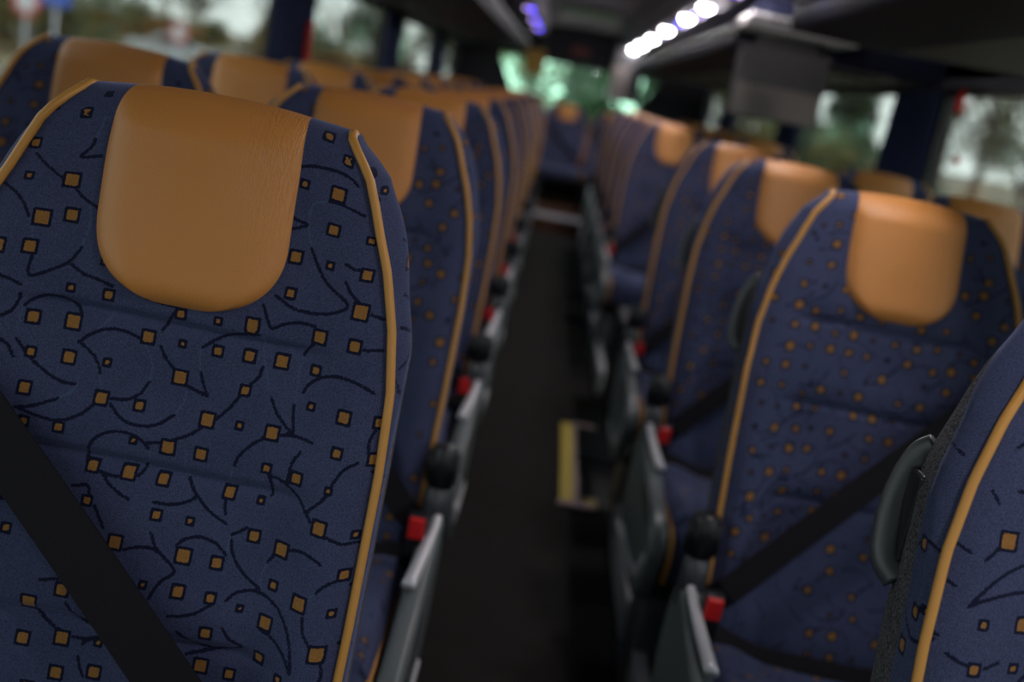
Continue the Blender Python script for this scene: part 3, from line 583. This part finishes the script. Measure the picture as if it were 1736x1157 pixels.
nwin += 1; e = empty(f'window_{nwin}', (0, YB+.03, 0)); struct(e, 'green tinted rear window of the coach')
MB().prism([(bx0, rz0), (bx1, rz0), (rx1, rz1), (rx0, rz1)], -.003, .003, 'y').build('pane', M['glassrear'], e)
MB().prism([(bx0, rz0), (bx1, rz0), (bx1+.02, rz0+.03), (bx0-.02, rz0+.03)], -.02, .02, 'y').prism([(rx0, rz1-.03), (rx1, rz1-.03), (rx1, rz1), (rx0, rz1)], -.02, .02, 'y').build('window_frame', M['frame'], e)
# ceiling: moulded section along the coach
CX = .10
cs = [(1.30, 1.60), (1.30, 1.80), (.95, 1.88), (.70, 1.86), (.56, 1.80), (.42, 1.80), (.36, 1.90), (.0, 1.925)]
sec = [(CX-a, b) for a, b in cs] + [(CX+a, b) for a, b in cs[::-1][1:]]
sec = [(max(XL, min(XR, a)), b) for a, b in sec]
V = []; n = len(sec)
for y in (YF, YB): V += [(a, y, b) for a, b in sec] 
for y in (YF, YB): V += [(a, y, b+.05) for a, b in sec]
F = [(i, i+1, n+i+1, n+i) for i in range(n-1)] + [(2*n+i, 3*n+i, 3*n+i+1, 2*n+i+1) for i in range(n-1)] + [(i, 2*n+i, 2*n+i+1, i+1) for i in range(n-1)] + [(n+i, n+i+1, 3*n+i+1, 3*n+i) for i in range(n-1)]
cm = MB(); cm.add(V, F); struct(cm.build('ceiling', M['ceiling'], None), 'grey moulded ceiling above the aisle')
struct(MB().box(XL, XR, YF, YB, 1.985, 2.02).build('roof', M['frame']), 'roof skin')

# ------------------------------------------------------------------ luggage racks
def rack(sd, y0, y1, label):
    """sd +1 right, -1 left; section mirrored about the aisle centre"""
    xi, xo = (.61, .90) if sd > 0 else (-.42, -.86)
    xw = XR-.005 if sd > 0 else XL+.005
    r = empty('luggage_rack', ((xi+xo)/2, y0, 1.575)); ox, oy, oz = r.location; tag(r, label, 'luggage rack', 'overhead luggage racks')
    s = sd
    body = [(xi-ox, .008), (xo-ox, 0), (xo-ox, .03), (xi-ox+s*.05, .035), (xi-ox+s*.015, .080), (xi-ox, .083), (xi-ox-s*.008, .05)]
    MB().prism(body, 0, y1-y0, 'y').build('tray', M['rack'], r, .004)
    MB().prism([(xi-ox-s*.006, .076), (xi-ox+s*.02, .084), (xi-ox+s*.02, .096), (xi-ox-s*.012, .092)], .002, y1-y0-.002, 'y').build('front_lip', M['lip'], r, .003)['label'] = 'pale metal front lip'
    MB().prism([(xo-ox, 0.004), (xw-ox, .006), (xw-ox, .03), (xo-ox, .025)], 0, y1-y0, 'y').build('service_panel', M['header'], r, .003)['label'] = 'grey brown underside panel'
    MB().prism([(xi-ox-s*.012, .0), (xo-ox, -.006), (xw-ox, .0), (xw-ox, .20), (xi-ox+s*.06, .20), (xi-ox-s*.016, .10)], -.012, .0, 'y').build('end_cap', M['rack'], r, .003)
    y = 1.0-y0 if y0 < 1 else .45
    while y < y1-y0-.4:
        xm = (xo+xw)/2-ox
        pu = MB().box(xm-.10, xm+.10, y-.16, y+.16, -.010, .002).build('service_unit', M['dgrey'], r, .004)
        for k in range(3): MB().disc((xm-.06+.06*k, y, -.018), .017, .010, 14).build('air_nozzle', M['black'], pu)
        y += .83
    return r
rack(-1, -2.2, 9.75, 'long navy luggage rack over the left seats')
rack(1, -2.2, 3.06, 'near navy luggage rack over the right seats, dark end at top right')
rack(1, 3.98, 9.75, 'far navy luggage rack over the right seats, behind the monitor')

# ------------------------------------------------------------------ monitor under the right rack
m = empty('ceiling_monitor', (.765, 3.82, 1.33)); tag(m, 'grey brown monitor seen from behind, hanging below the right luggage rack', 'monitor')
MB().box(-.165, .165, -.02, .045, .0, .262).build('casing', M['monitor'], m, .008)
MB().box(-.160, .160, -.029, -.019, .004, .118).build('back_panel', M['monitor2'], m, .004)
MB().box(-.150, .150, .046, .050, .02, .24).build('screen', M['black'], m, .002)
MB().box(-.12, .12, -.01, .035, .262, .30).build('hinge', M['black'], m, .006)
h = empty('lit_rack_end', (.77, 3.80, 1.63)); tag(h, 'lit end of the far right rack above the monitor, brightness painted pale', 'housing')
MB().box(-.185, .22, -.10, .16, .0, .055).build('cover', M['white'], h, .015)  # lit rack end: the light on it is put into the off-white colour
MB().box(-.185, .22, -.105, -.099, .012, .02).build('groove', M['dgrey'], h)
mb = MB()
for k in range(7): mb.box(-.10+.032*k, -.082+.032*k, -.103, -.098, .028, .044)
mb.build('vent_slots', M['monitor'], h)

# ------------------------------------------------------------------ lights
W = emis('white_lamp', (1, .94, .95), 400); B = emis('blue_lamp', (.10, .06, 1), 45); V_ = emis('violet_lamp', (.7, .5, 1), 10)
ws = [-.6, .5, 1.6, 2.7, 3.8, 4.95, 5.7, 6.8, 7.9, 9.0, 10.0]
for i, y in enumerate(ws):
    l = empty('ceiling_light', (.575, y, 1.80)); tag(l, f'round white ceiling light in the right row, {ORD[i] if i else "first"} from the front of the coach', 'light', 'white ceiling lights in the right row')
    MB().disc((0,0,-.010), .045, .012, 24).build('bezel', M['lip'], l, .003); MB().ell((0,0,-.010), (.030, .030, .020), 20, 8).build('lens', W, l, smooth=True)
    if i < 10:
        l = empty('blue_ceiling_lamp', (.60, y+.5, 1.80)); tag(l, f'tiny blue and violet lamp just behind the {ORD[i] if i else "first"} white ceiling light from the front', 'light', 'blue lamps on the right')
        MB().disc((0,0,-.006), .016, .008, 16).build('bezel', M['lip'], l); MB().ell((-.012,0,-.006), (.009, .009, .004), 12, 6).build('blue_lens', B, l, smooth=True); MB().ell((.022,0,-.006), (.009, .009, .004), 12, 6).build('violet_lens', V_, l, smooth=True)
for i, y in enumerate([2.0, 3.2, 4.4, 5.7, 7.35, 8.5, 9.6]):
    l = empty('blue_ceiling_lamp', (-.350, y, 1.80)); tag(l, f'tiny blue lamp above the left rack, {ORD[i]} from the camera', 'light', 'blue lamps on the left')
    MB().disc((0,0,-.006), .016, .008, 16).build('bezel', M['lip'], l); MB().ell((.012,0,-.006), (.010, .010, .004), 12, 6).build('blue_lens', B, l, smooth=True); MB().ell((-.025,0,-.006), (.009, .009, .004), 12, 6).build('violet_lens', V_, l, smooth=True)
for x, lab in ((-.13, 'left'), (.32, 'right')):
    o = MB().disc((x, 9.15, 1.885), .055, .025, 24).build('ceiling_speaker', M['white'], None, .006); tag(o, f'pale round speaker on the rear ceiling, {lab} of the pair', 'speaker', 'round ceiling speakers')
h = empty('roof_hatch', (.10, 8.0, 1.90)); tag(h, 'dark roof hatch across the rear ceiling', 'hatch')
MB().box(-.24, .24, -.30, .30, -.012, .02).build('hatch_frame', M['dgrey'], h, .008); MB().box(-.20, .20, -.26, .26, -.016, -.010).build('hatch_panel', M['black'], h, .004)

# ------------------------------------------------------------------ small fittings
s = empty('hanging_sign', (-.295, 8.7, 1.38)); tag(s, 'small amber rectangular panel hanging in front of the rear window', 'sign')
MB().box(-.085, .085, -.006, .006, 0, .20).build('panel', M['amber'], s, .004); MB().tube([(-.06, 0, .20), (-.06, 0, .51)], .004, 8).tube([(.06, 0, .20), (.06, 0, .51)], .004, 8).build('hanger', M['black'], s)
c = empty('rear_cabinet', (.555, 10.05, 1.29)); tag(c, 'grey and black cabinet hanging in front of the right half of the rear window', 'cabinet')
MB().box(-.14, .16, 0, .26, 0, .508).build('body', M['black'], c, .01); MB().box(-.14, .02, -.014, -.001, .005, .325).build('door', M['monitor2'], c, .004); MB().box(-.135, -.11, .05, .2, .508, .60).build('bracket', M['black'], c); MB().box(-.02, -.01, -.022, -.014, .12, .2).build('handle', M['dgrey'], c, .002)
s = MB().box(-.02, .18, YB-.02, YB-.002, 1.66, 1.73).build('exit_marker', M['dimred'], None, .004); tag(s, 'small dim red marker on the dark wall above the rear window', 'sign')
h = empty('emergency_hammer', (XR+.011, 3.78, 1.50)); tag(h, 'red emergency hammer at the top of the right window near the curtain', 'hammer')
MB().tube([(0, 0, -.02), (0, -.004, .02), (0, -.006, .045)], [.012, .015, .010], 12).build('grip', M['red'], h, smooth=True); MB().box(-.008, .008, -.034, .022, .046, .062).build('head', M['red'], h, .003)
h = empty('emergency_hammer', (XL+.068, 4.10, 1.28)); tag(h, 'dark red emergency hammer holder on the left window pillar', 'hammer')
MB().box(-.012, .012, -.020, .020, -.06, .09).build('holder', M['red'], h, .005); MB().box(-.006, .014, -.006, .006, -.04, .07).build('grip', M['black'], h, .003)
o = MB().disc((XL-.024, 5.02, 1.415), .024, .006, 20, 'x').build('window_sticker', M['black'], None); tag(o, 'round black disc on the second visible left window', 'sticker')
o = MB().box(XR+.018, XR+.023, 3.66, 3.72, 1.305, 1.328).build('window_sticker', M['red'], None); tag(o, 'small dark red strip low on the right window beside the curtain', 'sticker')
# curtains gathered at the pillars
def curtain(x, yc, wd, label, sd):
    V = []; nr, nc = 26, 80
    for i in range(nr):
        z = .70+(.856)*i/(nr-1); pinch = 1-.30*math.exp(-((z-1.02)/.13)**2)
        for j in range(nc):
            q = -1+2*j/(nc-1)
            V.append((sd*-(.030+.014*math.sin(q*PI*9)+.006*math.sin(q*31+z*4)), q*wd/2*pinch, z))
    me = mesh('curtain', V, grid_faces(nr, nc)); r = empty('window_curtain', (x, yc, 0)); tag(r, label, 'curtain', 'navy curtains at the window pillars')
    o = link(me, 'cloth', M['curtain'], r); md = o.modifiers.new('s', 'SOLIDIFY'); md.thickness = .003; md.offset = 0
    xx = sd*-.030
    MB().tube([(xx, -wd*.35, 1.02), (xx-sd*.018, 0, 1.005), (xx, wd*.35, 1.02)], .008, 8).build('tie_band', M['navy'], r, smooth=True)
    MB().tube([(xx, -wd/2-.03, 1.560), (xx, wd/2+.03, 1.560)], .004, 8).build('rail', M['dgrey'], r, smooth=True)
for i, y in enumerate([1.6, 3.98, 6.25, 8.6]):
    for sd, X, nmn in ((-1, XL, 'left'), (1, XR, 'right')):
        curtain(X, y+(.14 if i == 1 and sd > 0 else 0), (.34 if i == 0 else .50) if i != 1 else (.54 if sd < 0 else .50), f'navy curtain gathered at a pillar between the {nmn} windows, {ORD[i]} from the camera', sd)

# ------------------------------------------------------------------ outside
GZ = -1.25
def ground_mat():
    m, nt, b = nm('roadside_ground'); v = mapping(nt, (1,1,1)); n = noise(nt, v, .06, 4, .6); n2 = noise(nt, v, .9, 4)
    r = N(nt, 'ShaderNodeValToRGB'); L(nt, n, r.inputs[0]); cr = r.color_ramp
    cr.elements[0].position = .42; cr.elements[0].color = (.22, .23, .24, 1); cr.elements[1].position = .50; cr.elements[1].color = (.24, .20, .10, 1)
    e = cr.elements.new(.62); e.color = (.34, .22, .10, 1)
    L(nt, mixc(nt, mathn(nt, 'MULTIPLY', n2, .6), r.outputs[0], (.12, .12, .06)), b.inputs['Base Color']); b.inputs['Roughness'].default_value = .95; return m
M['ground'] = ground_mat()
struct(MB().box(-260, 260, -120, 320, GZ-.4, GZ).build('ground', M['ground']), 'muddy grass and gravel beyond the windows')
o = MB().box(-16, -9.0, -60, 260, GZ+.002, GZ+.02).build('road', M['asphalt']); struct(o, 'grey road beyond the left windows')
def leafm(n, a, b_):
    m, nt, b = nm(n); v = mapping(nt, (1,1,1)); L(nt, mixc(nt, noise(nt, v, 1.2, 3), a, b_), b.inputs['Base Color']); b.inputs['Roughness'].default_value = .8; return m
M['leaf_a'] = leafm('autumn_leaves', (.30, .17, .05), (.16, .14, .05)); M['leaf_b'] = leafm('olive_leaves', (.10, .12, .04), (.20, .19, .07)); M['leaf_c'] = leafm('dark_conifer', (.05, .08, .045), (.10, .14, .07))
M['bark'] = plain('bark', (.10, .075, .05), .9, 0, .3, 3)
def leafcards(n, fn, size, rnd):
    V = []; F = []
    for i in range(n):
        c = np.array(fn(rnd)); u = np.array([rnd.gauss(0,1) for _ in range(3)]); u /= np.linalg.norm(u); w = np.cross(u, [rnd.gauss(0,1) for _ in range(3)]); w /= np.linalg.norm(w); s = size*rnd.uniform(.6, 1.4)
        k = len(V); V += [c-u*s, c-w*s*.6, c+u*s, c+w*s*.6]; F.append((k, k+1, k+2, k+3))
    return V, F
TM = {}
def tree_proto(kind):
    rnd = random.Random(hash(kind) % 99 if False else {'round': 3, 'bare': 5, 'conifer': 8, 'bush': 11}[kind])
    tr = MB(); V = F = None
    if kind == 'conifer':
        tr.tube([(0,0,0), (0,0,4), (.1,0,9)], [.22, .14, .03], 8)
        def fn(r): h = r.uniform(1.0, 9.5); a = r.uniform(0, 2*PI); q = (9.8-h)/8.8*2.1*math.sqrt(r.random()); return (q*math.cos(a), q*math.sin(a), h)
        V, F = leafcards(1500, fn, .30, rnd)
    elif kind == 'bush':
        tr.tube([(0,0,0), (0,0,1.2)], [.1, .04], 6)
        cl = [(rnd.uniform(-1.6,1.6), rnd.uniform(-1.6,1.6), rnd.uniform(.6,1.9)) for _ in range(9)]
        def fn(r): c = r.choice(cl); return tuple(max(.05 if i == 2 else -9, c[i]+r.gauss(0,.42)) for i in range(3))
        V, F = leafcards(1300, fn, .16, rnd)
    else:
        tr.tube([(0,0,0), (.05,0,2), (0,.1,4.5), (.1,0,7.5)], [.25, .19, .12, .03], 8); tips = []
        for b in range(16):
            a = rnd.uniform(0, 2*PI); z0 = rnd.uniform(1.8, 5.5); l = rnd.uniform(1.6, 3.2)
            e = (l*math.cos(a), l*math.sin(a), z0+l*rnd.uniform(.5, 1.2)); tr.tube([(0,0,z0), (e[0]*.5, e[1]*.5, z0+(e[2]-z0)*.6), e], [.08, .05, .015], 5); tips.append(e)
            for q in range(3):
                a2 = a+rnd.uniform(-1, 1); f2 = (e[0]*.6+1.1*math.cos(a2), e[1]*.6+1.1*math.sin(a2), e[2]+rnd.uniform(0, 1.2)); tr.tube([(e[0]*.55, e[1]*.55, z0+(e[2]-z0)*.65), f2], [.035, .01], 4); tips.append(f2)
        def fn(r): c = r.choice(tips); s = .55 if kind == 'round' else .7; return tuple(c[i]+r.gauss(0, s) for i in range(3))
        V, F = leafcards(2200 if kind == 'round' else 500, fn, .17 if kind == 'round' else .13, rnd)
    cm = MB(); cm.add(V, F); return tr, cm
PLACED = [(-21, 54, 3), (-17.5, 62, 3), (-26, 47, 3), (-7.9, 20.7, 1), (-11, 20.6, 1), (-10.2, 20.2, 1)]
RAD = {'round': 3.7, 'bare': 4.0, 'conifer': 2.2, 'bush': 2.7}
def tree(kind, mat, x, y, s, label, group, gz=GZ):
    if any(math.hypot(x-a, y-b) < c+RAD[kind]*s for a, b, c in PLACED): return
    PLACED.append((x, y, RAD[kind]*s))
    key = (kind, mat)
    if key not in TM:
        tr, cm = tree_proto(kind); r = empty('roadside_bush' if kind == 'bush' else 'roadside_tree', (0,0,0)); tr.build('trunk', M['bark'], r, smooth=True); cm.build('foliage', M[mat], r, fix=False); TM[key] = r; o = r
    else: o = copy_tree(TM[key])
    o.location = (x, y, gz-.02); o.scale = (s, s, s); o.rotation_euler.z = (x*7+y*3) % 6.28; tag(o, label, 'bush' if kind == 'bush' else 'tree', group)
rt = random.Random(4)
WO = {'round': 'leafy', 'bare': 'sparse', 'conifer': 'conifer', 'bush': 'low'}; WC = {'leaf_a': 'autumn brown', 'leaf_b': 'olive green', 'leaf_c': 'dark green'}
def belt_of(kinds, n, fx, fy, smin, smax, where, group):
    for i in range(n*4):
        i = i % n; k, mt = kinds[rt.randrange(len(kinds))]; x = fx(i); y = fy(i)
        tree(k, mt, x, y, rt.uniform(smin, smax), f'blurred {WC[mt]} {WO[k]} {"bush" if k=="bush" else "tree"} {where}', group)
# left side: brown bushes and trees on the far verge
belt_of([('bush','leaf_a'), ('bush','leaf_b'), ('bush','leaf_a')], 26, lambda i: -20-rt.uniform(0, 24), lambda i: 22+i*4.0+rt.uniform(-2, 2), 1.0, 1.9, 'beyond the road outside the left windows', 'bushes beyond the left windows')
belt_of([('round','leaf_a'), ('round','leaf_b'), ('bare','leaf_b')], 16, lambda i: -34-rt.uniform(0, 22), lambda i: 30+i*7+rt.uniform(-3, 3), .8, 1.1, 'far behind the bushes outside the left windows', 'trees beyond the left windows')
# right side: close screen of trees against the sky
belt_of([('bare','leaf_c'), ('conifer','leaf_c'), ('bare','leaf_b'), ('round','leaf_b')], 26, lambda i: 12+rt.uniform(0, 12), lambda i: 4+i*2.3+rt.uniform(-1, 1), .8, 1.2, 'outside the right windows', 'trees beyond the right windows')
belt_of([('bush','leaf_b'), ('bush','leaf_c'), ('bush','leaf_a')], 16, lambda i: 9+rt.uniform(0, 6), lambda i: 6+i*3.4+rt.uniform(-1, 1), .9, 1.3, 'below the trees outside the right windows', 'bushes beyond the right windows')
# behind the coach
belt_of([('round','leaf_c'), ('conifer','leaf_c'), ('round','leaf_b')], 12, lambda i: -11+i*2.0+rt.uniform(-.6, .6), lambda i: 42+rt.uniform(0, 14), .55, .75, 'behind the coach, seen through the rear window', 'trees behind the rear window')
# signs and cars
def sign(x, y, z, r, shape, mat, lab, rim=None):
    e = empty('road_sign', (x, y, GZ)); tag(e, lab, 'road sign')
    H = z-GZ; MB().tube([(0, .03, 0), (0, .03, H+r)], .03, 8).build('post', M['lip'], e, smooth=True)
    mb = MB()
    if shape == 'round': mb.disc((0, 0, H), r, .015, 28, 'y')
    else: mb.box(-r, r, 0, .015, H-r*.7, H+r*.7)
    mb.build('sign_face', M[rim or mat], e)
    if shape == 'round': MB().disc((0, -.004, H), r*.68, .003, 28, 'y').build('sign_centre', M[mat], e)
M['blue'] = plain('blue_sign_face', (.05,.12,.55), .5, 0, .05, 4); M['signwhite'] = plain('white_sign_face', (.75,.75,.75), .5, 0, .05, 4); M['signred'] = plain('red_sign_rim', (.6,.06,.06), .5, 0, .05, 4)
sign(-7.9, 20.7, .95, .22, 'round', 'signwhite', 'round white road sign with red rim outside the first left window', 'signred')
sign(-11.0, 20.6, .98, .30, 'round', 'signwhite', 'round red-rimmed sign at the far left edge of the first left window', 'signred')
sign(-10.2, 20.2, 1.22, .30, 'rect', 'blue', 'blue rectangular road sign at the top of the first left window')
def car(x, y, rz, mat, lab):
    e = empty('parked_car', (x, y, GZ), rz); tag(e, lab, 'car')
    body = catmull([(-2.1, .35), (-2.15, .75), (-1.9, .92), (-1.2, .98), (-.6, 1.42), (.7, 1.45), (1.45, 1.02), (2.05, .90), (2.15, .55), (2.1, .32)], 5)
    MB().prism([(p[0], p[1]) for p in body], -.82, .82, 'y').build('body', M[mat], e, .06)
    gl = [(-1.05, .98), (-.55, 1.36), (.65, 1.38), (1.2, 1.02)]
    MB().prism(gl, -.835, .835, 'y').build('side_windows', M['glassdark'], e)
    for a in (-1.3, 1.3):
        for b in (-.80, .62): MB().disc((a, b, .33), .33, .18, 20, 'y').build('wheel', M['black'], e)
M['carwhite'] = plain('white_car_paint', (.6,.62,.63), .3, 0, .03, 2); M['cardark'] = plain('dark_red_car_paint', (.20,.05,.05), .3, 0, .05, 2); M['carblue'] = plain('pale_blue_car_paint', (.30,.42,.52), .3, 0, .05, 2)
car(-21, 54, .4, 'carwhite', 'white parked car outside the first left window'); car(-17.5, 62, .2, 'cardark', 'dark red car beside the white one outside the left window'); car(-26, 47, 1.2, 'carblue', 'pale blue car outside the first left window, leftmost of the cars')

# ------------------------------------------------------------------ world: overcast daylight
w = bpy.data.worlds.new('World'); sc.world = w; w.use_nodes = True; nt = w.node_tree; bg = nt.nodes['Background']
tc = N(nt, 'ShaderNodeTexCoord'); sx = N(nt, 'ShaderNodeSeparateXYZ'); L(nt, tc.outputs['Generated'], sx.inputs[0])
cr = N(nt, 'ShaderNodeValToRGB'); L(nt, sx.outputs['Z'], cr.inputs[0]); cr.color_ramp.elements[0].color = (.86, .95, .93, 1); cr.color_ramp.elements[1].color = (.70, .80, .95, 1)
L(nt, cr.outputs[0], bg.inputs[0]); bg.inputs[1].default_value = SKY = 9.0
# window portals guide the daylight sampling
def portal(loc, rot, sx_, sy_):
    l = bpy.data.lights.new('portal', 'AREA'); l.shape = 'RECTANGLE'; l.size = sx_; l.size_y = sy_; l.cycles.is_portal = True
    o = bpy.data.objects.new('daylight_portal', l); COL.objects.link(o); o.location = loc; o.rotation_euler = rot
portal((.15, YF-.08, 1.54), (PI/2, 0, 0), 2.5, .66)
portal((XL-.08, 3.9, 1.16), (0, -PI/2, 0), .9, 13); portal((XR+.08, 3.9, 1.16), (0, PI/2, 0), .9, 13); portal((.1, YB+.08, 1.28), (-PI/2, 0, 0), 1.7, .65)

# ------------------------------------------------------------------ camera
from mathutils import Matrix, Vector
f_px = 1688.; roll = math.radians(11); pitch = math.atan(435.4/1688); yaw = .004
Fw = Vector((-math.sin(yaw)*math.cos(pitch), math.cos(yaw)*math.cos(pitch), -math.sin(pitch)))
R0 = Vector((math.cos(yaw), math.sin(yaw), 0)); U0 = R0.cross(Fw)
Rv = R0*math.cos(roll)+U0*math.sin(roll); Uv = U0*math.cos(roll)-R0*math.sin(roll)
cd = bpy.data.cameras.new('camera'); cam = bpy.data.objects.new('camera', cd); COL.objects.link(cam)
cam.matrix_world = Matrix(((Rv.x, Uv.x, -Fw.x, 0), (Rv.y, Uv.y, -Fw.y, 0), (Rv.z, Uv.z, -Fw.z, 1.3), (0,0,0,1)))
cd.sensor_width = 36; cd.lens = f_px*36/1736; cd.clip_start = .02; cd.clip_end = 900
cd.dof.use_dof = True; cd.dof.focus_distance = .965; cd.dof.aperture_fstop = 2.3; cd.dof.aperture_blades = 0
sc.camera = cam
sc.view_settings.view_transform = 'Standard'; sc.view_settings.look = 'None'; sc.view_settings.gamma = 1; sc.view_settings.use_curve_mapping = False
sc.view_settings.exposure = 0
sc.cycles.use_denoising = True
try: sc.cycles.denoiser = 'OPENIMAGEDENOISE'
except Exception: pass
sc.cycles.max_bounces = 8; sc.cycles.transparent_max_bounces = 16; sc.cycles.sample_clamp_indirect = 4; sc.cycles.caustics_reflective = False; sc.cycles.caustics_refractive = False
